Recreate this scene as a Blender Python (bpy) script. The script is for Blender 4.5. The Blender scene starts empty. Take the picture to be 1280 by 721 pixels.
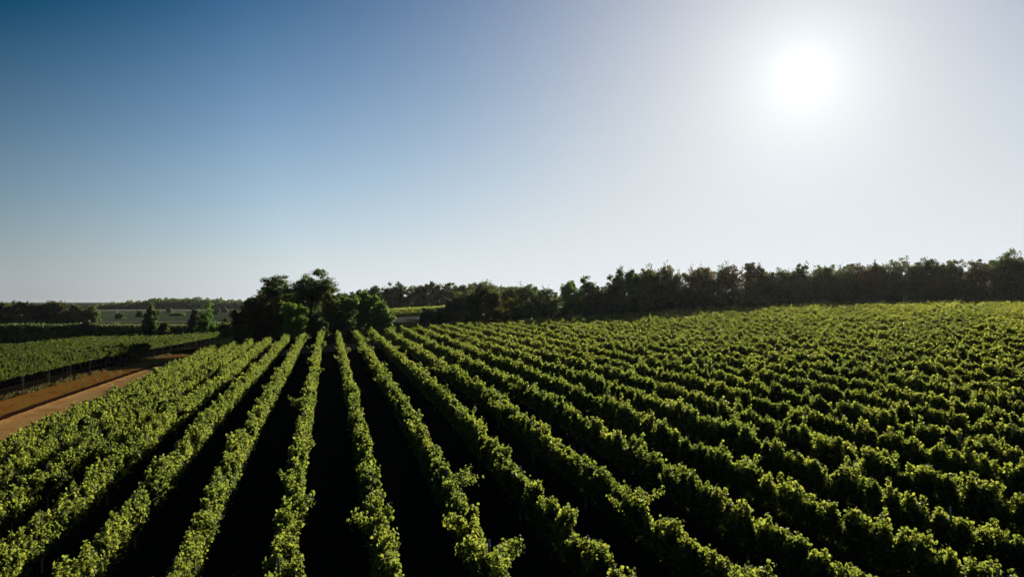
import bpy, math
import numpy as np

rng = np.random.default_rng(7)
R = math.radians
S = bpy.context.scene
COL = S.collection

# ------------------------------------------------------------------ camera
CAM_Z, F, YH = 7.47, 853.0, 376.0            # eye height, focal length and eye-level row of a 1280 px wide picture
cam_data = bpy.data.cameras.new("camera")
cam = bpy.data.objects.new("camera", cam_data)
COL.objects.link(cam)
cam.location = (0, 0, CAM_Z)
cam.rotation_euler = (R(90 + 1.04), 0, 0)
cam_data.sensor_width = 36
cam_data.lens = 36 * F / 1280
cam_data.clip_end = 9000
cam_data.clip_start = 0.3
S.camera = cam

# ------------------------------------------------------------------ sky and sun
SUN_AZ, SUN_EL = R(23.2), R(17.0)            # azimuth clockwise from +Y
sun_dir = (math.sin(SUN_AZ) * math.cos(SUN_EL), math.cos(SUN_AZ) * math.cos(SUN_EL), math.sin(SUN_EL))
W = bpy.data.worlds.new("World")
S.world = W
W.use_nodes = True
nt = W.node_tree
nt.nodes.clear()


def N(tree, kind, **kw):
    n = tree.nodes.new(kind)
    for k, v in kw.items():
        setattr(n, k, v)
    return n


out = N(nt, "ShaderNodeOutputWorld")
bg = N(nt, "ShaderNodeBackground")
sky = N(nt, "ShaderNodeTexSky")
sky.sky_type = 'NISHITA'
sky.sun_disc = False
sky.sun_elevation = SUN_EL
sky.sun_rotation = SUN_AZ
sky.altitude = 100
sky.air_density = 0.7
sky.dust_density = 0.3
sky.ozone_density = 1.0
EXPOSURE = 1.0
SKY_STRENGTH = 0.1
bg.inputs['Strength'].default_value = SKY_STRENGTH / 2 ** EXPOSURE


def M(op, a, b=None, c=None):
    n = N(nt, "ShaderNodeMath", operation=op)
    for i, v in enumerate((a, b, c)):
        if v is None:
            continue
        if isinstance(v, (int, float)):
            n.inputs[i].default_value = v
        else:
            nt.links.new(v, n.inputs[i])
    return n.outputs[0]


# angle to the sun
geo = N(nt, "ShaderNodeTexCoord")
dot = N(nt, "ShaderNodeVectorMath", operation='DOT_PRODUCT')
dot.inputs[1].default_value = sun_dir
nt.links.new(geo.outputs['Generated'], dot.inputs[0])
ang = M('ARCCOSINE', M('MINIMUM', dot.outputs['Value'], 1.0))


fall = M('SUBTRACT', 1.0, M('MULTIPLY', M('MINIMUM', M('MAXIMUM', M('DIVIDE', M('SUBTRACT', ang, R(42)), R(18)), 0.0), 1.0), .36))
sepd = N(nt, "ShaderNodeSeparateXYZ")
nt.links.new(geo.outputs['Generated'], sepd.inputs[0])
# brightest low over the horizon, a little deeper higher up
fall = M('MULTIPLY', fall, M('SUBTRACT', 1.0, M('MULTIPLY', M('MINIMUM', M('MAXIMUM', M('DIVIDE', M('SUBTRACT', sepd.outputs[2], .05), .25), 0.0), 1.0), .09)))
# the deep, high-contrast sky of the photograph: each colour of the sky follows a soft film shoulder
sep = N(nt, "ShaderNodeSeparateColor")
nt.links.new(sky.outputs[0], sep.inputs[0])
com = N(nt, "ShaderNodeCombineColor")
ch = []
for i, (x0, w, top, low) in enumerate(((1.32, 3.2, .765, .004), (1.77, 3.0, .805, .031), (2.88, 2.4, .83, .125))):
    e = M('EXPONENT', M('DIVIDE', M('SUBTRACT', sep.outputs[i], x0), -w))
    ch.append(M('MAXIMUM', M('MULTIPLY', M('MULTIPLY', M('SUBTRACT', 1.0, e), fall), top / SKY_STRENGTH), low / SKY_STRENGTH))
# the haze near the horizon is neutral white, never yellower than grey
nt.links.new(M('MINIMUM', ch[0], M('MULTIPLY', ch[1], .94)), com.inputs[0])
nt.links.new(ch[1], com.inputs[1])
nt.links.new(M('MAXIMUM', ch[2], M('MULTIPLY', ch[1], 1.045)), com.inputs[2])
# the air's own aureole round the sun, a function of the angle to the sun only
def lobe(width_deg, power, gain):
    return M('MULTIPLY', M('EXPONENT', M('MULTIPLY', M('POWER', M('DIVIDE', ang, R(width_deg)), power), -1.0)), gain / SKY_STRENGTH)


glow = M('ADD', lobe(5.6, 1.4, .37), lobe(1.3, 2.0, .3))
gcol = N(nt, "ShaderNodeVectorMath", operation='SCALE')
gcol.inputs[0].default_value = (1.0, 0.985, 0.96)
nt.links.new(glow, gcol.inputs['Scale'])
addc = N(nt, "ShaderNodeVectorMath", operation='ADD')
nt.links.new(com.outputs[0], addc.inputs[0])
nt.links.new(gcol.outputs[0], addc.inputs[1])
nt.links.new(addc.outputs[0], bg.inputs['Color'])
nt.links.new(bg.outputs[0], out.inputs[0])

sl = bpy.data.lights.new("sun", 'SUN')
sl.energy = 5.0
sl.angle = R(0.5)
sl.color = (1.0, 0.91, 0.74)
so = bpy.data.objects.new("sun", sl)
COL.objects.link(so)
so.location = (40, 90, 60)
# a sun lamp shines along its local -Z
import mathutils
so.rotation_euler = mathutils.Vector(sun_dir).to_track_quat('Z', 'Y').to_euler()

S.view_settings.view_transform = 'Standard'
S.view_settings.look = 'None'
S.view_settings.exposure = EXPOSURE
S.view_settings.gamma = 1.0
S.view_settings.use_curve_mapping = False
S.cycles.max_bounces = 6
S.cycles.diffuse_bounces = 3
S.cycles.glossy_bounces = 2
S.cycles.transmission_bounces = 3
S.cycles.transparent_max_bounces = 4
S.cycles.use_denoising = True

# ------------------------------------------------------------------ frame of the vineyard
TH = math.atan((640 - 411) / F)              # the rows run this much to the left of straight ahead
CT, ST = math.cos(TH), math.sin(TH)


def to_uv(X, Y):
    return CT * X + ST * Y, -ST * X + CT * Y


def to_xy(u, v):
    return CT * u - ST * v, ST * u + CT * v


ZV_V = [-60, 0, 14, 36, 51, 65, 97, 115, 160, 250, 330, 600, 4000]
ZV_Z = [-.3, -.2, 0, .85, .95, 1.07, 1.45, 1.6, 1.9, 2.0, 3.0, 3.0, 3.0]
LU_U = [-4000, -40, -15, -8, -6, -3.5, 0, 10, 20, 37, 50, 64, 77, 95, 140, 4000]
LU_Z = [-1.8, -1.8, -1.8, -.75, -.45, -.28, 0, .35, .7, 1.6, 2.5, 3.4, 4.0, 4.3, 4.4, 4.4]
ZL_V = [-60, 0, 60, 90, 127, 180, 300, 400, 4000]
ZL_Z = [-.9, -.9, -.8, -1.0, -1.8, -2.9, -4.3, -5.0, -5.0]


def smooth(a, b, x):
    t = np.clip((x - a) / (b - a), 0, 1)
    return t * t * (3 - 2 * t)


def sinterp(x, xs, ys):
    # smoothed table
    return (np.interp(x - 2.5, xs, ys) + np.interp(x, xs, ys) + np.interp(x + 2.5, xs, ys)) / 3


TRACK_A, TRACK_B, TRACK_C = -26.1, -21.6, -17.2   # u of the bank strip's far edge, of the step, of the track's near edge


def height(X, Y):
    X = np.asarray(X, float)
    Y = np.asarray(Y, float)
    u, v = to_uv(X, Y)
    right_flat = smooth(110, 160, Y) * smooth(35, 75, u)      # beyond the crest the hill levels off
    main = sinterp(v, ZV_V, ZV_Z) + sinterp(u, LU_U, LU_Z)
    main = main * (1 - right_flat) + 5.7 * right_flat
    left = sinterp(v, ZL_V, ZL_Z)
    w = smooth(-14.5, -20, u)
    z = main * (1 - w) + left * w - .6 * smooth(-28.5, -40, u) * smooth(220, 190, v)
    # a low ridge of earth thrown up along the far wheel of the track
    z = z + .12 * np.exp(-((u - TRACK_B) / .30) ** 2) * smooth(160, 120, v)
    return z


# ------------------------------------------------------------------ helpers
def link(o, parent=None):
    COL.objects.link(o)
    if parent is not None:
        o.parent = parent
    return o


def tag(o, label=None, cat=None, group=None, kind=None):
    if label:
        o["label"] = label
    if cat:
        o["category"] = cat
    if group:
        o["group"] = group
    if kind:
        o["kind"] = kind
    return o


def empty(name, loc):
    o = bpy.data.objects.new(name, None)
    o.empty_display_size = 0.3
    o.location = loc
    return link(o)


def mesh_from(name, verts, faces_flat, sizes, mat, tint=None, smooth_shade=False):
    """verts (n,3); faces_flat loop vertex indices; sizes per-face loop counts."""
    me = bpy.data.meshes.new(name)
    verts = np.asarray(verts, np.float32)
    faces_flat = np.asarray(faces_flat, np.int32)
    sizes = np.asarray(sizes, np.int32)
    me.vertices.add(len(verts))
    me.vertices.foreach_set("co", verts.ravel())
    me.loops.add(len(faces_flat))
    me.loops.foreach_set("vertex_index", faces_flat)
    me.polygons.add(len(sizes))
    me.polygons.foreach_set("loop_start", np.concatenate([[0], np.cumsum(sizes)[:-1]]).astype(np.int32))
    if tint is not None:
        a = me.attributes.new("tint", 'FLOAT', 'POINT')
        a.data.foreach_set("value", np.asarray(tint, np.float32))
    me.update(calc_edges=True)
    if smooth_shade:
        me.polygons.foreach_set("use_smooth", np.ones(len(sizes), bool))
    me.materials.append(mat)
    return me


def obj(name, me, parent=None, loc=None):
    o = bpy.data.objects.new(name, me)
    if loc is not None:
        o.location = loc
    return link(o, parent)


def tubes(paths, sides=6):
    """paths: list of (points (k,3), radii (k,)). Returns verts, flat faces, sizes (open tubes with caps)."""
    V, Fc, Sz = [], [], []
    base = 0
    ang = np.linspace(0, 2 * math.pi, sides, endpoint=False)
    for pts, rad in paths:
        pts = np.asarray(pts, float)
        k = len(pts)
        t = np.gradient(pts, axis=0)
        t /= np.linalg.norm(t, axis=1)[:, None] + 1e-9
        ref = np.where(np.abs(t[:, 2:3]) > .9, np.array([[1., 0, 0]]), np.array([[0, 0, 1.]]))
        a = np.cross(t, ref)
        a /= np.linalg.norm(a, axis=1)[:, None] + 1e-9
        b = np.cross(t, a)
        ring = pts[:, None, :] + np.asarray(rad)[:, None, None] * (
            np.cos(ang)[None, :, None] * a[:, None, :] + np.sin(ang)[None, :, None] * b[:, None, :])
        V.append(ring.reshape(-1, 3))
        i = np.arange(k - 1)[:, None] * sides
        j = np.arange(sides)[None, :]
        jn = (j + 1) % sides
        q = np.stack([i + j, i + jn, i + sides + jn, i + sides + j], -1).reshape(-1) + base
        Fc.append(q)
        Sz.append(np.full((k - 1) * sides, 4))
        Fc.append(np.arange(sides)[::-1] + base)
        Fc.append(np.arange(sides) + base + (k - 1) * sides)
        Sz.append(np.array([sides, sides]))
        base += k * sides
    return np.concatenate(V), np.concatenate(Fc), np.concatenate(Sz)


def unit(a):
    return a / (np.linalg.norm(a, axis=1)[:, None] + 1e-9)


LEAF6 = np.array([[0, 0, 0], [.28, -.52, .14], [.74, -.40, .16], [1, 0, -.04], [.74, .40, .16], [.28, .52, .14]])
LEAF4 = np.array([[0, 0, 0], [.45, -.48, .1], [1, 0, 0], [.45, .48, .1]])


def leaves(P, size, up_bias, rg, simple=False, flat=None):
    """One folded leaf at every P. Returns verts, faces, sizes, tint."""
    n = len(P)
    nrm = rg.normal(size=(n, 3))
    nrm = unit(nrm)
    nrm[:, 2] += up_bias
    if flat is not None:
        nrm += flat
    nrm = unit(nrm)
    a = unit(np.cross(nrm, rg.normal(size=(n, 3))))
    a[:, 2] -= .25
    a = unit(a)
    b = unit(np.cross(nrm, a))
    c = np.cross(a, b)
    T = LEAF4 if simple else LEAF6
    s = (size * rg.uniform(.65, 1.25, n))[:, None, None]
    V = P[:, None, :] + s * (T[None, :, 0:1] * a[:, None] + T[None, :, 1:2] * b[:, None] + T[None, :, 2:3] * c[:, None])
    k = len(T)
    base = np.arange(n)[:, None] * k
    if simple:
        Fc = (base + np.array([[0, 1, 2, 3]])).ravel()
        Sz = np.full(n, 4)
    else:
        Fc = (base + np.array([[0, 1, 2, 3, 0, 3, 4, 5]])).ravel()
        Sz = np.full(2 * n, 4)
    tint = np.repeat(np.clip(rg.normal(.5, .17, n), 0, 1), k)
    return V.reshape(-1, 3), Fc, Sz, tint


def join(parts):
    V, Fc, Sz, T = [], [], [], []
    b = 0
    for v, f, s, t in parts:
        V.append(v)
        Fc.append(f + b)
        Sz.append(s)
        T.append(t)
        b += len(v)
    return np.concatenate(V), np.concatenate(Fc), np.concatenate(Sz), np.concatenate(T)


# ------------------------------------------------------------------ materials
def new_mat(name):
    m = bpy.data.materials.new(name)
    m.use_nodes = True
    t = m.node_tree
    t.nodes.clear()
    o = N(t, "ShaderNodeOutputMaterial")
    return m, t, o


def leaf_mat(name, dark, mid, light, trans=.5, tcol=None, rough=.55, spec=.22):
    """Thin leaf: some light is reflected and some shines through; every leaf has its own shade of green."""
    m, t, o = new_mat(name)
    at = N(t, "ShaderNodeAttribute", attribute_name="tint")
    tc = N(t, "ShaderNodeTexCoord")
    no = N(t, "ShaderNodeTexNoise")
    no.inputs['Scale'].default_value = .35
    no.inputs['Detail'].default_value = 3
    t.links.new(tc.outputs['Object'], no.inputs['Vector'])
    mx = N(t, "ShaderNodeMath", operation='MULTIPLY_ADD')
    mx.inputs[1].default_value = .9
    mx.inputs[2].default_value = -.45
    t.links.new(no.outputs['Fac'], mx.inputs[0])
    ad = N(t, "ShaderNodeMath", operation='ADD')
    t.links.new(at.outputs['Fac'], ad.inputs[0])
    t.links.new(mx.outputs[0], ad.inputs[1])
    cr = N(t, "ShaderNodeValToRGB")
    cr.color_ramp.elements[0].position = .1
    cr.color_ramp.elements[0].color = (*dark, 1)
    cr.color_ramp.elements[1].position = .9
    cr.color_ramp.elements[1].color = (*light, 1)
    e = cr.color_ramp.elements.new(.5)
    e.color = (*mid, 1)
    t.links.new(ad.outputs[0], cr.inputs[0])
    p = N(t, "ShaderNodeBsdfPrincipled")
    p.inputs['Roughness'].default_value = rough
    p.inputs['Specular IOR Level'].default_value = spec
    t.links.new(cr.outputs[0], p.inputs['Base Color'])
    tr = N(t, "ShaderNodeBsdfTranslucent")
    tm = N(t, "ShaderNodeVectorMath", operation='MULTIPLY')
    tm.inputs[1].default_value = tcol or (1.7, 1.5, .5)
    t.links.new(cr.outputs[0], tm.inputs[0])
    t.links.new(tm.outputs[0], tr.inputs['Color'])
    ms = N(t, "ShaderNodeMixShader")
    ms.inputs[0].default_value = trans
    t.links.new(p.outputs[0], ms.inputs[1])
    t.links.new(tr.outputs[0], ms.inputs[2])
    t.links.new(ms.outputs[0], o.inputs[0])
    return m


def ground_mat(name, cols, scale=.25, bump=.6, bscale=6.0, rough=.95):
    m, t, o = new_mat(name)
    tc = N(t, "ShaderNodeTexCoord")
    n1 = N(t, "ShaderNodeTexNoise")
    n1.inputs['Scale'].default_value = scale
    n1.inputs['Detail'].default_value = 8
    n1.inputs['Roughness'].default_value = .65
    t.links.new(tc.outputs['Object'], n1.inputs['Vector'])
    cr = N(t, "ShaderNodeValToRGB")
    k = len(cols)
    cr.color_ramp.elements[0].position = .28
    cr.color_ramp.elements[0].color = (*cols[0], 1)
    cr.color_ramp.elements[1].position = .72
    cr.color_ramp.elements[1].color = (*cols[-1], 1)
    for i in range(1, k - 1):
        e = cr.color_ramp.elements.new(.28 + .44 * i / (k - 1))
        e.color = (*cols[i], 1)
    t.links.new(n1.outputs['Fac'], cr.inputs[0])
    n2 = N(t, "ShaderNodeTexNoise")
    n2.inputs['Scale'].default_value = bscale
    n2.inputs['Detail'].default_value = 6
    t.links.new(tc.outputs['Object'], n2.inputs['Vector'])
    b = N(t, "ShaderNodeBump")
    b.inputs['Strength'].default_value = bump
    b.inputs['Distance'].default_value = .12
    t.links.new(n2.outputs['Fac'], b.inputs['Height'])
    p = N(t, "ShaderNodeBsdfDiffuse")
    p.inputs['Roughness'].default_value = rough
    t.links.new(cr.outputs[0], p.inputs['Color'])
    t.links.new(b.outputs[0], p.inputs['Normal'])
    t.links.new(p.outputs[0], o.inputs[0])
    return m


M_VINE = leaf_mat("vine_leaf", (.019, .028, .010), (.032, .043, .013), (.055, .060, .017), trans=.62, tcol=(7.2, 6.8, 3.0), rough=.55, spec=.16)
M_VINE_DIMMED = leaf_mat("dimmed_vine_leaf", (.020, .032, .010), (.030, .045, .013), (.050, .061, .017), trans=.52, tcol=(3.3, 3.1, 1.3), rough=.55, spec=.14)  # vine leaf toned down; the left block's dimmer light is in its colour
M_CROWN = {
    'dark': leaf_mat("crown_dark", (.026, .038, .018), (.040, .056, .025), (.062, .080, .034), trans=.50, tcol=(2.6, 2.6, 1.3)),
    'mid': leaf_mat("crown_mid_green", (.030, .060, .020), (.052, .092, .028), (.080, .125, .038), trans=.5, tcol=(2.4, 2.5, 1.0)),
    'bright': leaf_mat("crown_bright_green", (.042, .078, .020), (.066, .118, .028), (.100, .155, .038), trans=.5, tcol=(2.0, 2.0, .7)),
    'olive': leaf_mat("crown_olive", (.030, .038, .015), (.048, .057, .022), (.074, .082, .030), trans=.5, tcol=(2.7, 2.4, 1.0)),
    'brown': leaf_mat("crown_brown", (.032, .031, .016), (.048, .046, .022), (.072, .066, .030), trans=.5, tcol=(2.6, 2.3, 1.1)),
    'grey': leaf_mat("crown_grey_green", (.045, .055, .032), (.070, .082, .045), (.100, .112, .062), trans=.3, tcol=(1.2, 1.2, .7)),
    'yellow': leaf_mat("crown_yellow_green", (.070, .085, .016), (.110, .130, .024), (.150, .165, .032), trans=.5),
}
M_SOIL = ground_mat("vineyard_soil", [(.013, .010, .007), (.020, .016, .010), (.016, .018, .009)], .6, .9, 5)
M_TRACK = ground_mat("orange_dirt", [(.38, .185, .052), (.52, .285, .090), (.58, .38, .16)], .45, .5, 4)
M_BANK = ground_mat("rusty_dry_grass", [(.22, .085, .016), (.34, .160, .030), (.26, .165, .040)], .7, .7, 8)
M_RUT = ground_mat("dark_red_soil", [(.035, .013, .007), (.055, .022, .012), (.045, .020, .010)], .9, 1.0, 6)
M_PALE = ground_mat("pale_stubble", [(.28, .25, .17), (.36, .33, .24)], .05, .3, 2)
M_GRASS = ground_mat("rough_grass", [(.016, .028, .008), (.026, .042, .012), (.040, .044, .016)], .08, .6, 3)
M_MEADOW = ground_mat("meadow_green", [(.055, .090, .040), (.085, .12, .055), (.13, .145, .075)], .02, .3, 1)
M_HEADLAND = ground_mat("brown_headland", [(.13, .085, .050), (.19, .13, .075), (.16, .13, .060)], .4, .8, 5)
M_PATH = ground_mat("pale_dirt", [(.20, .15, .095), (.30, .235, .155), (.26, .23, .12)], .3, .5, 4)
M_BARK = ground_mat("bark", [(.030, .022, .016), (.060, .046, .034)], 3, 1.0, 14)
M_PALEBARK = ground_mat("pale_bark", [(.12, .10, .07), (.2, .17, .12)], 3, 1.0, 14)
M_POST = ground_mat("grey_wood", [(.16, .14, .11), (.30, .27, .22)], 5, .5, 30, .8)

# ------------------------------------------------------------------ setting: ground sheets


def grid_axis(segments):
    xs = []
    for a, b, st in segments:
        xs.append(np.arange(a, b, st))
    xs.append(np.array([segments[-1][1]]))
    return np.concatenate(xs)


def sheet(name, us, vs, mat, lift=0.0, rough_amp=0.0, in_uv=True):
    U, V_ = np.meshgrid(us, vs, indexing='ij')
    if in_uv:
        X, Y = to_xy(U, V_)
    else:
        X, Y = U, V_
    Z = height(X, Y) + lift
    if rough_amp:
        Z = Z + rough_amp * (rng.random(Z.shape) - .5)
    nu, nv = U.shape
    i, j = np.meshgrid(np.arange(nu - 1), np.arange(nv - 1), indexing='ij')
    a = i * nv + j
    q = np.stack([a, a + nv, a + nv + 1, a + 1], -1).reshape(-1)
    me = mesh_from(name, np.stack([X, Y, Z], -1).reshape(-1, 3), q, np.full((nu - 1) * (nv - 1), 4), mat, smooth_shade=True)
    return tag(obj(name, me), kind="structure")


us = grid_axis([(-3500, -500, 150), (-500, -120, 20), (-120, -30, 3), (-30, -15, .25), (-15, 150, 1.5), (150, 500, 20), (500, 3600, 150)])
vs = grid_axis([(-60, 0, 5), (0, 130, 1.2), (130, 450, 8), (450, 1100, 40), (1100, 5000, 250)])
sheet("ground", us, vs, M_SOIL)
sheet("grassland", grid_axis([(-3400, -400, 150), (-400, 400, 16), (400, 3400, 150)]), grid_axis([(121, 450, 9), (450, 1100, 40), (1100, 4900, 250)]), M_GRASS, .05, in_uv=False)
# the dirt track, the dark red rut behind its ridge and the rusty dry grass beyond
sheet("dirt_track", np.arange(TRACK_B + .05, TRACK_C + .01, .15), np.arange(-5, 150, .5), M_TRACK, .03, .035)
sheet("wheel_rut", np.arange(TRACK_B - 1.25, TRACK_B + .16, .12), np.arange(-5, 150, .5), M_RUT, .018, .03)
sheet("grass_verge", np.arange(TRACK_A, TRACK_B - 1.0, .15), np.arange(-5, 150, .5), M_BANK, .03, .07)
sheet("headland", np.arange(-11, 30, 1.0), np.arange(86, 97, .5), M_HEADLAND, .02, .03)
sheet("dirt_path", np.arange(-44, -6, 1.0), np.arange(158, 198, 1.0), M_PATH, .10, .03, in_uv=False)
sheet("stubble_field", np.arange(-330, -95, 6.0), np.arange(346, 372, 4.0), M_PALE, .08, in_uv=False)
sheet("meadow", np.arange(-620, -120, 20.0), np.arange(425, 900, 20.0), M_MEADOW, .10, in_uv=False)
sheet("farm_road", np.arange(-420, -120, 10.0), np.arange(398, 416, 3.0), M_PALE, .08, in_uv=False)
sheet("pale_field", np.arange(-560, -370, 10.0), np.arange(840, 1005, 15.0), M_PALE, .20, in_uv=False)

# ------------------------------------------------------------------ vine rows
POST_V, POST_F, POST_S = tubes([(np.array([[0, 0, -.3], [0, 0, 1.0], [.01, .005, 1.74]]), [.034, .032, .028])], 7)
POST_ME = mesh_from("post", POST_V, POST_F, POST_S, M_POST)
EPOST_V, EPOST_F, EPOST_S = tubes([(np.array([[0, 0, -.3], [0, 0, 1.0], [0, 0, 1.75]]), [.055, .052, .048])], 8)
EPOST_ME = mesh_from("end_post", EPOST_V, EPOST_F, EPOST_S, M_POST)


def wave(v, seed, period):
    """smooth 1-D noise"""
    k = np.floor(v / period).astype(int)
    f = v / period - k
    f = f * f * (3 - 2 * f)
    tab = np.random.default_rng(seed).random(4096)
    return tab[k % 4096] * (1 - f) + tab[(k + 1) % 4096] * f


def row_foliage(u0, v0, v1, seed, cordon=.60, skirt=.36, top=1.0):
    rg = np.random.default_rng(seed)
    out = []
    bands = [(0, 24, 28, 92, .078, False), (24, 40, 28, 76, .088, False), (40, 62, 26, 56, .106, False),
             (62, 95, 24, 48, .118, True), (95, 150, 22, 38, .14, True), (150, 900, 13, 16, .26, True)]
    # tufts of shoots along the row, each with its own vigour, lean and offset
    nt_ = int((v1 - v0) / .33) + 2
    tv = v0 + (np.arange(nt_) + rg.uniform(-.35, .35, nt_)) * .33
    t_len = np.clip(rg.normal(1.0, .155, nt_), .55, 1.5)
    t_lat = rg.normal(0, .075, nt_)
    t_alo = rg.normal(0, .22, nt_)
    t_u = rg.normal(0, .04, nt_)
    wild_t = rg.random(nt_) < .03
    t_lat = np.where(wild_t, rg.choice([-1, 1], nt_) * rg.uniform(.25, .5, nt_), t_lat)
    t_len = np.where(wild_t, 1.35, t_len)
    Xt, Yt = to_xy(u0, tv)
    dt = np.hypot(Xt, Yt)
    for a, b, ns, nl, size, simple in bands:
        seg = tv[(dt >= a) & (dt < b)]
        idx = np.nonzero((dt >= a) & (dt < b))[0]
        if len(idx) == 0:
            continue
        n = int(len(idx) * .33 * ns)
        ti = rg.choice(idx, n)
        sv = tv[ti] + rg.normal(0, .085, n)
        vig = top * .80 + .24 * wave(sv, seed, 1.1) + .20 * wave(sv, seed + 5, 4.3)
        L = rg.uniform(.62, .98, n) * vig * t_len[ti]
        L = np.where(rg.random(n) < .07, L * 1.32, L)            # single shoots that stick up
        lat = t_lat[ti] + rg.normal(0, .065, n)
        alo = t_alo[ti] + rg.normal(0, .16, n)
        su = u0 + t_u[ti] + rg.normal(0, .06, n) + .11 * (wave(sv, seed + 3, 3.1) - .5)
        z0 = rg.uniform(cordon, cordon + .28, n)
        t = rg.random((n, nl)) ** .85
        du = lat[:, None] * L[:, None] * (t + .5 * t * t)
        dv = alo[:, None] * L[:, None] * t
        dz = L[:, None] * t * (1 - .16 * t) - np.abs(lat)[:, None] * L[:, None] * t * t * .45
        sc_ = .075 - .045 * t
        pu = su[:, None] + du + rg.normal(0, 1, (n, nl)) * sc_
        pv = sv[:, None] + dv + rg.normal(0, 1, (n, nl)) * sc_
        pz = z0[:, None] + dz + rg.normal(0, .05, (n, nl))
        pu, pv, pz = pu.ravel(), pv.ravel(), pz.ravel()
        # leaves that hang round the fruit zone
        m = int(len(seg) * .40 * ns * nl * skirt)
        hu = u0 + rg.normal(0, .10, m)
        hv = rg.choice(seg, m) + rg.uniform(-.2, .2, m)
        hz = rg.uniform(cordon - .14, cordon + .5, m)
        pu, pv, pz = np.concatenate([pu, hu]), np.concatenate([pv, hv]), np.concatenate([pz, hz])
        Xp, Yp = to_xy(pu, pv)
        Xr, Yr = to_xy(u0, pv)
        P = np.stack([Xp, Yp, height(Xr, Yr) + pz], -1)
        side = np.stack([CT * (pu - u0), ST * (pu - u0), 0 * pu], -1) * 1.6
        out.append(leaves(P, size, .45, rg, simple, side))
    V, Fc, Sz, T = join(out)
    return V, Fc, Sz, T + .20 * float(smooth(40, 80, u0)) - .07 * (1 - float(smooth(-5, 22, u0)))      # yellower tint on the hilltop; left rows' dimmer light put into the tint


def row_wood(u0, v0, v1, seed):
    """trunks and the horizontal arm they carry, grown together"""
    rg = np.random.default_rng(seed)
    paths = []
    vv = np.arange(v0, v1, 1.1)
    X, Y = to_xy(np.full_like(vv, u0), vv)
    Z = height(X, Y)
    for x, y, z in zip(X, Y, Z):
        j = rg.normal(0, .03, 4)
        paths.append((np.array([[x, y, z - .1], [x + j[0], y + j[1], z + .4], [x + j[2], y + j[3], z + .8]]), [.04, .032, .028]))
    paths.append((np.stack([X, Y, Z + .79], -1), np.full(len(vv), .022)))
    return tubes(paths, 4)


ORD = ["zeroth", "first", "second", "third", "fourth", "fifth", "sixth", "seventh", "eighth", "ninth", "tenth", "eleventh", "twelfth",
       "thirteenth", "fourteenth", "fifteenth", "sixteenth", "seventeenth", "eighteenth", "nineteenth"]
TENS = {2: "twent", 3: "thirt", 4: "fort", 5: "fift", 6: "sixt", 7: "sevent"}


def ordinal(n):
    if n < 20:
        return ORD[n]
    t, r = divmod(n, 10)
    return TENS[t] + ("ieth" if r == 0 else "y-" + ORD[r])


def vine_row(u0, v0, v1, seed, label, group, cordon=.74, skirt=.30, top=.86, mat=None):
    x, y = to_xy(u0, v0)
    root = empty("vine_row", (x, y, float(height(x, y))))
    tag(root, label, "vine row", group)
    inv = np.array(root.location)
    V, Fc, Sz, T = row_foliage(u0, v0, v1, seed, cordon, skirt, top)
    obj("foliage", mesh_from("foliage", V - inv, Fc, Sz, mat or M_VINE, T), root)
    V, Fc, Sz = row_wood(u0, v0, v1, seed)
    obj("woody_stem", mesh_from("woody_stem", V - inv, Fc, Sz, M_BARK), root)
    posts = np.arange(v1 - .4, v0, -6.0)
    rg = np.random.default_rng(seed + 77)
    for i, pv in enumerate(posts):
        px, py = to_xy(u0, pv)
        p = obj("post", EPOST_ME if i == 0 else POST_ME, root, np.array([px, py, float(height(px, py))]) - inv)
        p.rotation_euler = (rg.normal(0, .025), rg.normal(0, .025), rg.uniform(0, 6))
    return root


def enters(u0, v1, ymin=9.0, lim=.86):
    v = np.arange(-30, v1, .5)
    X, Y = to_xy(u0, v)
    ok = (Y > ymin) & (np.abs(X / np.maximum(Y, .1)) < lim)
    return float(v[np.argmax(ok)]) if ok.any() else None


def v_end(u0):
    Yend = np.interp(u0, [-20, 4, 9, 14, 22, 40, 75, 100, 150], [96, 97, 98, 103, 112, 114, 114, 114, 114])
    return (Yend - ST * u0) / CT


SP = 2.4 * CT
U_A = -1.08 * CT
n_rows = 0
for k in range(-6, 55):
    u0 = U_A + SP * k
    v1 = float(v_end(u0)) + rng.normal(0, .5)
    v0 = enters(u0, v1)
    if v0 is None or v1 - v0 < 3:
        continue
    n_rows += 1
    n = k + 7
    if n == 1:
        lab = "leftmost green vine row of the big block, right along the dirt track"
    elif n == 7:
        lab = "vine row running almost straight away, the seventh from the dirt track"
    elif n < 7:
        lab = f"sunlit green vine row left of the centre alley, {ordinal(n)} from the dirt track"
    elif n < 14:
        lab = f"tufted vine row with a black shaded side, {ordinal(n)} from the dirt track"
    elif n < 26:
        lab = f"vine row climbing the lower right slope, {ordinal(n)} from the dirt track"
    else:
        lab = f"vine row high on the right slope below the crest trees, {ordinal(n)} from the dirt track"
    vine_row(u0, v0, v1, 100 + k, lab, "vine rows of the big sloping block")

U_L = -27.8 * CT
for k in range(0, 13):
    u0 = U_L - SP * k
    v1 = 186.0 + rng.normal(0, .6)
    v0 = enters(u0, v1, lim=.82)
    if v0 is None:
        continue
    if k == 0:
        lab = "vine row with bare pale posts lining the far side of the dirt track"
    elif k == 12:
        lab = "last vine row of the left block, in front of the long dark hedge"
    else:
        lab = f"{ordinal(k + 1)} vine row beyond the dirt track, in the flat left block"
    vine_row(u0, v0, v1, 300 + k, lab, "vine rows of the left block", 1.72, .10, .66, M_VINE_DIMMED)

# ------------------------------------------------------------------ trees


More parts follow.
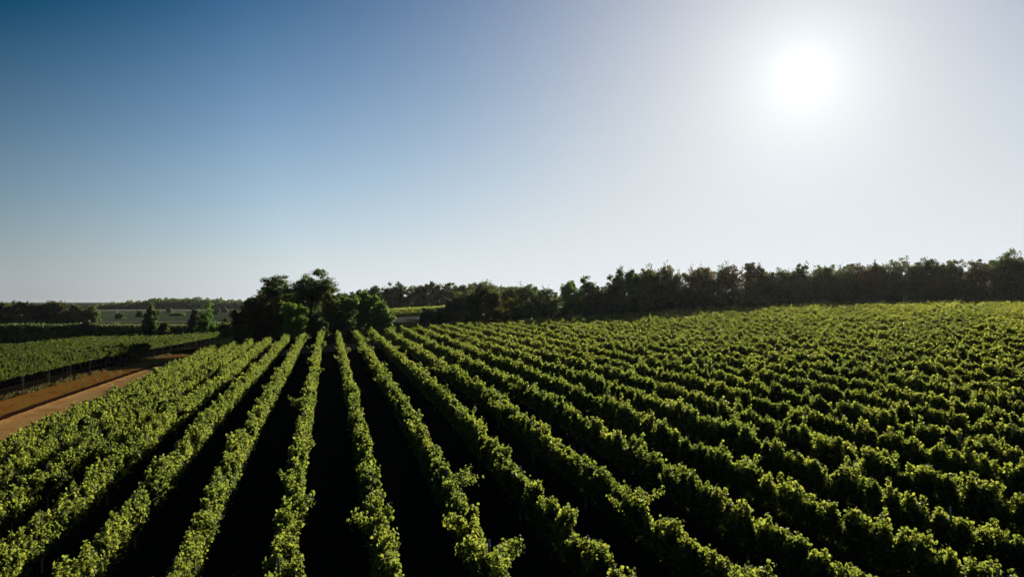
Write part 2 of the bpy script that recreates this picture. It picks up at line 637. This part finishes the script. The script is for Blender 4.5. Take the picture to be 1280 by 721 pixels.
def crown_points(lobes, n_clump, n_leaf, clump_r, rg, flat=.65, fill=.45):
    """leaf positions grouped in clumps that fill the given ellipsoids, denser near their skins"""
    w = np.array([l[3] * l[4] * l[5] for l in lobes])
    pick = rg.choice(len(lobes), n_clump, p=w / w.sum())
    Lb = np.array(lobes)[pick]
    d = unit(rg.normal(size=(n_clump, 3)))
    r = rg.random(n_clump) ** fill
    C = Lb[:, :3] + d * r[:, None] * Lb[:, 3:6]
    cr = clump_r * rg.uniform(.55, 1.35, n_clump)
    dd = unit(rg.normal(size=(n_clump, n_leaf, 3)).reshape(-1, 3)).reshape(n_clump, n_leaf, 3)
    rr = rg.random((n_clump, n_leaf, 1)) ** .55
    P = C[:, None, :] + dd * rr * cr[:, None, None] * np.array([1, 1, flat])
    return P.reshape(-1, 3), C


def make_tree(name, cat, label, px, Y, half_px, y_top, kind, seed, group=None, low=.12, dense=1.0, leaf=.23, trunk_r=None,
              pale=False, gappy=False, spiky=False, depth_ratio=.9, y_base=None, pads=None):
    """a tree standing at distance Y, seen at column px and reaching up to y_top in the 1280 px wide picture"""
    rg = np.random.default_rng(seed)
    X = (px - 640) / F * Y
    zg = float(height(X, Y))
    if y_base is not None:
        zg = CAM_Z - (y_base - YH) / F * Y
    H = CAM_Z - (y_top - YH) / F * Y - zg
    rad = half_px / F * Y
    root = empty(name, (X, Y, zg))
    tag(root, label, cat, group)
    c0 = H * low
    ch = H - c0
    lobes = []
    if pads is not None:
        for ppx, py_, rx, ry in pads:
            lobes.append(((ppx - px) / F * Y, rg.normal(0, rad * .3), CAM_Z - (py_ - YH) / F * Y - zg, rx / F * Y, rx / F * Y * 1.1, ry / F * Y))
    elif spiky:
        for i in range(6):
            f = i / 6
            lobes.append((rg.normal(0, rad * .12), rg.normal(0, rad * .12), c0 + ch * (f * .88 + .08), rad * (1 - f * .8), rad * (1 - f * .8) * depth_ratio, ch * .13))
    else:
        nl = 5 if not gappy else 8
        lobes.append((0, 0, c0 + ch * .44, rad * .74, rad * .74 * depth_ratio, ch * .40))
        for i in range(nl):
            a = 2 * math.pi * (i + rg.random() * .7) / nl
            rr = rad * rg.uniform(.42, .62)
            hz = c0 + ch * rg.uniform(.25, .80)
            s = rg.uniform(.34, .50)
            lobes.append((math.cos(a) * rr, math.sin(a) * rr * depth_ratio, hz, rad * s, rad * s * depth_ratio, ch * s * .52))
        lobes.append((rg.normal(0, rad * .2), 0, c0 + ch * .80, rad * .42, rad * .42, ch * .17))
        if low < .1:                                   # leafy down to the ground
            for i in range(4):
                a = 2 * math.pi * (i + rg.random()) / 4
                lobes.append((math.cos(a) * rad * .45, math.sin(a) * rad * .45 * depth_ratio, ch * .17, rad * .48, rad * .48, ch * .19))
    vol = sum(l[3] * l[4] * l[5] for l in lobes) * (2.2 if pads is not None else 1)
    cr = max(.30, min(.70, rad * .16)) * (leaf / .24) ** .6
    ncl = int(np.clip(vol / cr ** 3 * .95 * dense, 60, 700))
    nleaf = int(62 * (.85 if gappy else 1))
    P, C = crown_points(lobes, ncl, nleaf, cr, rg, flat=.6 if gappy else .75)
    if pads is None:
        # thin sprays that stick out of the crown
        ns_ = max(5, ncl // 18)
        c = C[rg.choice(len(C), ns_)]
        o_ = c - np.array([0, 0, c0 + ch * .4])
        o_ = unit(o_ * np.array([1, 1, 1.3]))
        tt = rg.random((ns_, 26, 1))
        Sp = c[:, None] + o_[:, None] * tt * rad * .34 + rg.normal(0, 1, (ns_, 26, 3)) * .16 * (leaf / .24)
        P = np.concatenate([P, Sp.reshape(-1, 3)])
    P[:, 2] = np.maximum(P[:, 2], .05)
    # trunk and limbs, reaching a sample of the clumps
    tr = trunk_r or max(.08, H * .022)
    top = H * .62
    lean = rg.normal(0, .03 * H, 2)
    tp = np.array([[0, 0, -.3], [lean[0] * .2, lean[1] * .2, top * .35], [lean[0] * .6, lean[1] * .6, top * .7], [lean[0], lean[1], top]])
    paths = [(tp, [tr * 1.25, tr, tr * .7, tr * .35])]
    for c in C[rg.choice(len(C), min(len(C), 16 if gappy else 10), replace=False)]:
        f = np.clip(rg.uniform(.25, .8), 0, min(.95, max(.2, c[2] / top)))
        st = np.array([np.interp(f, [0, .35, .7, 1], tp[:, i]) for i in range(3)])
        mid = (st + c) / 2 + np.array([0, 0, .08 * H])
        paths.append((np.array([st, mid, c]), [tr * .45, tr * .28, tr * .1]))
    V, Fc, Sz = tubes(paths, 6)
    obj("trunk", mesh_from("trunk", V, Fc, Sz, M_PALEBARK if pale else M_BARK), root)
    V, Fc, Sz, T = leaves(P, leaf, .35, rg, True)
    obj("crown", mesh_from("crown", V, Fc, Sz, M_CROWN[kind], T), root)
    return root


# the clump at the end of the rows
G = "trees of the clump at the row ends"
make_tree("oak_tree", "tree", "tall dark spreading oak with sky showing through its layered crown", 388, 122, 36, 337, 'dark', 1, G, dense=.9, leaf=.24, gappy=True, trunk_r=.3,
          pads=[(397, 342, 12.3, 5.4), (381, 348, 11.4, 6.1), (410, 351, 10.4, 6.1), (395, 354, 13.3, 5.4), (372, 357, 10.4, 6.1), (402, 361, 13.3, 5.4), (384, 366, 13.3, 6.8), (414, 362, 6.6, 4.1), (398, 373, 13.3, 8.1), (376, 375, 11.4, 8.1), (388, 385, 15.2, 10.8), (392, 364, 24, 13), (372, 362, 13, 10), (408, 368, 13, 10)])
make_tree("oak_tree", "tree", "dark broad tree with a gappy crown on the left shoulder of the tall oak", 350, 124, 27, 343, 'dark', 2, G, dense=.9, leaf=.24, gappy=True, trunk_r=.26,
          pads=[(352, 348, 10.4, 5.4), (337, 351, 8.5, 4.7), (346, 356, 11.4, 5.4), (362, 353, 8.5, 6.1), (332, 361, 8.5, 5.4), (351, 365, 12.3, 6.8), (338, 372, 11.4, 6.8), (360, 374, 11.4, 8.1), (347, 384, 15.2, 10.8), (347, 366, 20, 13), (333, 366, 12, 9)])
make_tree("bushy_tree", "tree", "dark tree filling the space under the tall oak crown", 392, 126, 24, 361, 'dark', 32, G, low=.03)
make_tree("bushy_tree", "tree", "dark brownish rounded tree at the left end of the clump", 327, 117, 24, 366, 'brown', 3, G, low=.05)
make_tree("bushy_tree", "tree", "blackish green tree low behind the brownish one at the clump's left edge", 314, 123, 14, 371, 'dark', 31, G, low=.05)
make_tree("bushy_tree", "tree", "bright green round tree in front of the tall oak", 369, 108, 20, 377, 'bright', 4, G, low=.06, leaf=.22)
make_tree("bushy_tree", "tree", "olive tree glowing in the sun at the right foot of the tall oak", 417, 118, 18, 365, 'olive', 5, G, low=.06)
make_tree("bushy_tree", "tree", "fresh green shrubby tree just right of the olive one in the clump", 440, 115, 20, 366, 'mid', 6, G, low=.05)
make_tree("bushy_tree", "tree", "mid green tree with a pointed top near the clump's right end", 459, 118, 18, 361, 'mid', 7, G, low=.05)
make_tree("bushy_tree", "tree", "low wide green tree closing the right end of the clump", 476, 113, 19, 376, 'mid', 8, G, low=.04)
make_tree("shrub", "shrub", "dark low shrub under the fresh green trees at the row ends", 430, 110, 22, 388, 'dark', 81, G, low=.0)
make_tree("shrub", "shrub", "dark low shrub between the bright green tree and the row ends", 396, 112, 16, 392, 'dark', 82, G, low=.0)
make_tree("shrub", "shrub", "small rusty shrub beside the track, left of the clump", 298, 116, 9, 388, 'brown', 9, G, low=.04, leaf=.2)
make_tree("shrub", "shrub", "tiny olive shrub in front of the rusty one by the track", 303, 106, 7, 403, 'olive', 10, G, low=.0, leaf=.2)

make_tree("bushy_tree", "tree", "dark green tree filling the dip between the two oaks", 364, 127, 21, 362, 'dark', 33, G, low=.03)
make_tree("bushy_tree", "tree", "olive tree low behind the bright green round one", 345, 121, 20, 372, 'olive', 34, G, low=.03)

# bushes and trees right of the gap
G = "trees right of the gap in the background"
make_tree("round_bush", "bush", "grey green round bush beside the pale path gap", 534, 124, 12, 383, 'grey', 11, G, low=.02, leaf=.22)
make_tree("round_bush", "bush", "narrow dark bush right behind the grey green round one", 549, 126, 10, 380, 'dark', 12, G, low=.02)
make_tree("round_bush", "bush", "olive rounded bush leaning against the big dark tree", 568, 127, 15, 370, 'grey', 13, G, low=.02)
make_tree("broad_tree", "tree", "big dark dome shaped tree alone right of the path gap", 598, 130, 33, 352, 'dark', 14, G, low=.05, dense=1.2)
make_tree("broad_tree", "tree", "slim tree with a pale bare trunk at the big dark tree's right side", 617, 125, 11, 362, 'olive', 15, G, low=.35, pale=True)
make_tree("round_bush", "bush", "yellow green sunlit bush in the notch of the treeline", 645, 128, 13, 373, 'yellow', 16, G, low=.03)

make_tree("broad_tree", "tree", "dark tree closing the treeline behind the yellow green bush", 640, 136, 18, 357, 'dark', 17, G, low=.03)
make_tree("shrub", "shrub", "low olive shrub at the foot of the pale trunked tree", 624, 122, 12, 384, 'olive', 18, G, low=.0)

# the treeline along the crest
rg = np.random.default_rng(55)
prof_x = [655, 668, 684, 700, 740, 772, 800, 830, 862, 900, 935, 965, 1000, 1045, 1080, 1120, 1150, 1200, 1250, 1300, 1350]
prof_y = [362, 352, 352, 355, 347, 342, 334, 333, 331, 325, 323, 329, 327, 332, 328, 324, 320, 320, 317, 320, 323]
px = 664.0
i = 0
kinds_mid = ['dark', 'dark', 'mid', 'dark', 'olive', 'dark', 'mid', 'olive', 'dark', 'brown']
kinds_right = ['olive', 'dark', 'olive', 'dark', 'brown', 'olive', 'dark']
words_ = {'dark': "dark green", 'mid': "mid green", 'olive': "olive", 'brown': "rusty brown", 'grey': "grey green"}
shapes = ["rounded tree", "tall tree with a ragged top", "broad tree", "loose see-through tree", "bushy tree"]
while px < 1345:
    Yd = 119 + rg.uniform(0, 7)
    hw = rg.uniform(15, 31)
    yt = float(np.interp(px, prof_x, prof_y)) + rg.uniform(-4, 9)
    kd = kinds_mid[i % 10] if px < 900 else kinds_right[i % 7]
    sh = i * 3 % 5
    i += 1
    lab = f"{words_[kd]} {shapes[sh]}, {ordinal(i)} from the left in the crest treeline"
    make_tree("woodland_tree", "tree", lab, px, Yd, hw, yt, kd, 400 + i, "trees of the crest treeline", low=.04 if sh != 3 else .2,
              dense=1.05 if sh != 3 else .8, gappy=(sh == 3), leaf=.23)
    px += hw * rg.uniform(.78, 1.05)

# thicket under the crest trees: nobody could count its stems
n = 70000
xs = rg.uniform(652, 1380, n)
Yd = rg.uniform(117.5, 124, n)
Xd = (xs - 640) / F * Yd
Pz = height(Xd, Yd) + rg.random(n) ** 1.2 * (2.8 + 2.2 * wave(xs, 3, 25))
V, Fc, Sz, T = leaves(np.stack([Xd, Yd, Pz], -1), .36, .2, rg, True)
tag(obj("undergrowth", mesh_from("undergrowth", V, Fc, Sz, M_CROWN['dark'], T)), "dark undergrowth under the crest treeline behind the top of the vines", "undergrowth", None, "stuff")

# the wood behind the gap
px = 428.0
i = 0
while px < 672:
    i += 1
    hw = rg.uniform(9, 14)
    yt = float(np.interp(px, [428, 455, 490, 495, 505, 540, 600, 640, 672], [366, 360, 355, 350, 357, 355, 354, 357, 358])) + rg.uniform(-2.5, 2)
    make_tree("forest_tree", "tree", f"dark bluish green tree in the wood behind the gap, {ordinal(i)} from its left end", px, 325 + rg.uniform(0, 14), hw, yt,
              'dark', 600 + i, "trees of the wood behind the gap", low=.03, leaf=.62)
    px += hw * rg.uniform(.8, 1.0)

# small vineyard patch in the gap
for k in range(5):
    Yr = 228 + 5 * k
    Xa, Xb = (478 - 640) / F * Yr, (560 - 640) / F * Yr
    root = empty("vine_row", (Xa, Yr, float(height(Xa, Yr))))
    tag(root, f"short distant vine row in the gap between clump and bushes, {ordinal(k + 1)} from the pale path", "vine row", "distant vine rows in the gap")
    n = 2200
    X = rg.uniform(Xa, Xb, n)
    P = np.stack([X - Xa, rg.normal(0, .35, n), height(X, np.full(n, float(Yr))) - root.location.z + rg.uniform(.2, 1.9, n)], -1)
    V, Fc, Sz, T = leaves(P, .4, .5, rg, True)
    obj("foliage", mesh_from("foliage", V, Fc, Sz, M_VINE, T), root)

# dry weeds along the track: on its verge, under its bank and at the feet of the vines
n = 22000
wv = rg.uniform(20, 150, n) ** 1.0
pick = rg.random(n)
wu = np.where(pick < .45, rg.uniform(-27.4, -25.9, n), np.where(pick < .8, rg.uniform(-25.2, -22.9, n), rg.normal(-17.3, .45, n)))
keep = wave(wv + 3 * wu, 21, 1.3) + .35 * rg.random(n) > np.where(pick < .45, .45, .95)
wv, wu = wv[keep], wu[keep]
Xw, Yw = to_xy(wu, wv)
P = np.stack([Xw, Yw, height(Xw, Yw) + rg.random(len(wu)) ** 1.6 * .26], -1)
V, Fc, Sz, T = leaves(P, .11, -.2, rg, True)
tag(obj("weeds", mesh_from("weeds", V, Fc, Sz, M_CROWN['brown'], T)), "dry brownish weeds along the verge of the orange dirt track", "weeds", None, "stuff")

# ------------------------------------------------------------------ left background
# long dark hedge
n = 60000
X = rg.uniform(-215, -66, n)
Yh = 188 + rg.normal(0, 1.0, n)
Z = height(X, Yh) + rg.random(n) * (4.2 + .6 * wave(X, 9, 7))
x0 = -140.0
z0 = float(height(x0, 188.0))
V, Fc, Sz, T = leaves(np.stack([X - x0, Yh - 188, Z - z0], -1), .5, .2, rg, True)
h = empty("hedge", (x0, 188, z0))
tag(h, "long black looking hedge across the left plain, behind the left vine block", "hedge")
obj("foliage", mesh_from("foliage", V, Fc, Sz, M_CROWN['dark'], T), h)

G = "single trees along the dark hedge"
make_tree("conical_tree", "tree", "tall pointed dark tree with a green sunlit right flank, by the long hedge", 258, 183, 17, 375, 'mid', 21, G, low=.02, leaf=.36, spiky=True)
make_tree("bushy_tree", "tree", "dark roundish tree left of the pointed one, by the long hedge", 189, 184, 12, 381, 'dark', 22, G, low=.02, leaf=.36)
make_tree("bushy_tree", "tree", "pale green slim tree touching the pointed tree's left side", 243, 186, 8, 384, 'grey', 23, G, low=.02, leaf=.36)
make_tree("round_bush", "bush", "grey leafless looking bush in front of the long hedge's left half", 109, 184, 11, 399, 'grey', 24, G, low=.02, leaf=.34)
make_tree("round_bush", "bush", "small olive bush at the foot of the roundish tree by the hedge", 205, 183, 7, 402, 'olive', 25, G, low=.0, leaf=.34)
make_tree("round_bush", "bush", "brown low bush between the pointed tree and the clump", 284, 190, 9, 397, 'brown', 26, G, low=.0, leaf=.34)

for i, (px, Yb, hw, yt, kd) in enumerate([(150, 470, 5, 391, 'dark'), (176, 520, 5, 388, 'dark'), (212, 700, 4, 385, 'dark'), (222, 560, 9, 391, 'dark'),
                                          (270, 620, 5, 386, 'grey'), (281, 740, 4, 384, 'dark'), (292, 560, 5, 388, 'olive')]):
    make_tree("meadow_bush", "bush", f"{words_[kd]} bush far out in the left meadow, {ordinal(i + 1)} from the left", px, Yb, hw, yt, kd, 800 + i, "bushes in the far meadow", low=.0, leaf=.9)

px = 2.0
i = 0
kk = ['brown', 'dark', 'olive', 'dark', 'brown', 'dark', 'brown', 'olive', 'dark']
while px < 122:
    i += 1
    hw = rg.uniform(9, 14)
    yt = float(np.interp(px, [-40, 0, 30, 50, 70, 85, 105, 125], [379, 377, 376, 377, 375, 377, 381, 386])) + rg.uniform(-1.5, 2)
    kd = kk[i % 9]
    make_tree("woodland_tree", "tree", f"{words_[kd]} tree in the far left treeline, {ordinal(i)} from the left picture edge", px, 378 + rg.uniform(0, 12), hw, yt, kd,
              700 + i, "trees of the far left treeline", low=.03, leaf=.7)
    px += hw * rg.uniform(.75, 1.0)

# the far wood on the horizon
n = 42000
xs = rg.uniform(122, 345, n)
Yf = rg.uniform(1012, 1080, n)
Xf = (xs - 640) / F * Yf
topz = np.interp(xs, [120, 150, 180, 205, 260, 300, 345], [5, 9, 13, 15, 15, 13, 12]) + 5 * (wave(xs, 4, 4.0) - .5) + 3 * (wave(xs, 8, 1.7) - .5)
Pz = height(Xf, Yf) + rg.random(n) * np.maximum(topz, 2)
V, Fc, Sz, T = leaves(np.stack([Xf, Yf, Pz], -1), 2.0, .2, rg, True)
tag(obj("far_wood", mesh_from("far_wood", V, Fc, Sz, M_CROWN['dark'], T)), "far dark wood along the horizon beyond the green meadow", "wood", None, "stuff")
# ------------------------------------------------------------------ the air
hm = bpy.data.materials.new("haze")
hm.use_nodes = True
hm.node_tree.nodes.clear()
ho = N(hm.node_tree, "ShaderNodeOutputMaterial")
hv = N(hm.node_tree, "ShaderNodeVolumePrincipled")
hv.inputs['Color'].default_value = (.92, .94, .97, 1)
hv.inputs['Density'].default_value = .000025
hv.inputs['Anisotropy'].default_value = .7
hm.node_tree.links.new(hv.outputs[0], ho.inputs['Volume'])
zlow = min(float(np.min([v.co.z for v in bpy.data.objects["ground"].data.vertices])), -6) - 1
ax, bx, ay, by, az, bz = -3700, 3800, -200, 5200, zlow, 21.0
hV = np.array([(x, y, z) for x in (ax, bx) for y in (ay, by) for z in (az, bz)])
hF = np.array([0, 1, 3, 2, 4, 6, 7, 5, 0, 4, 5, 1, 2, 3, 7, 6, 0, 2, 6, 4, 1, 5, 7, 3])
tag(obj("haze", mesh_from("haze", hV, hF, np.full(6, 4), hm)), "thin pale haze in the air over the vineyard", "haze", None, "stuff")
print("rows", n_rows, "verts", sum(len(m.vertices) for m in bpy.data.meshes))
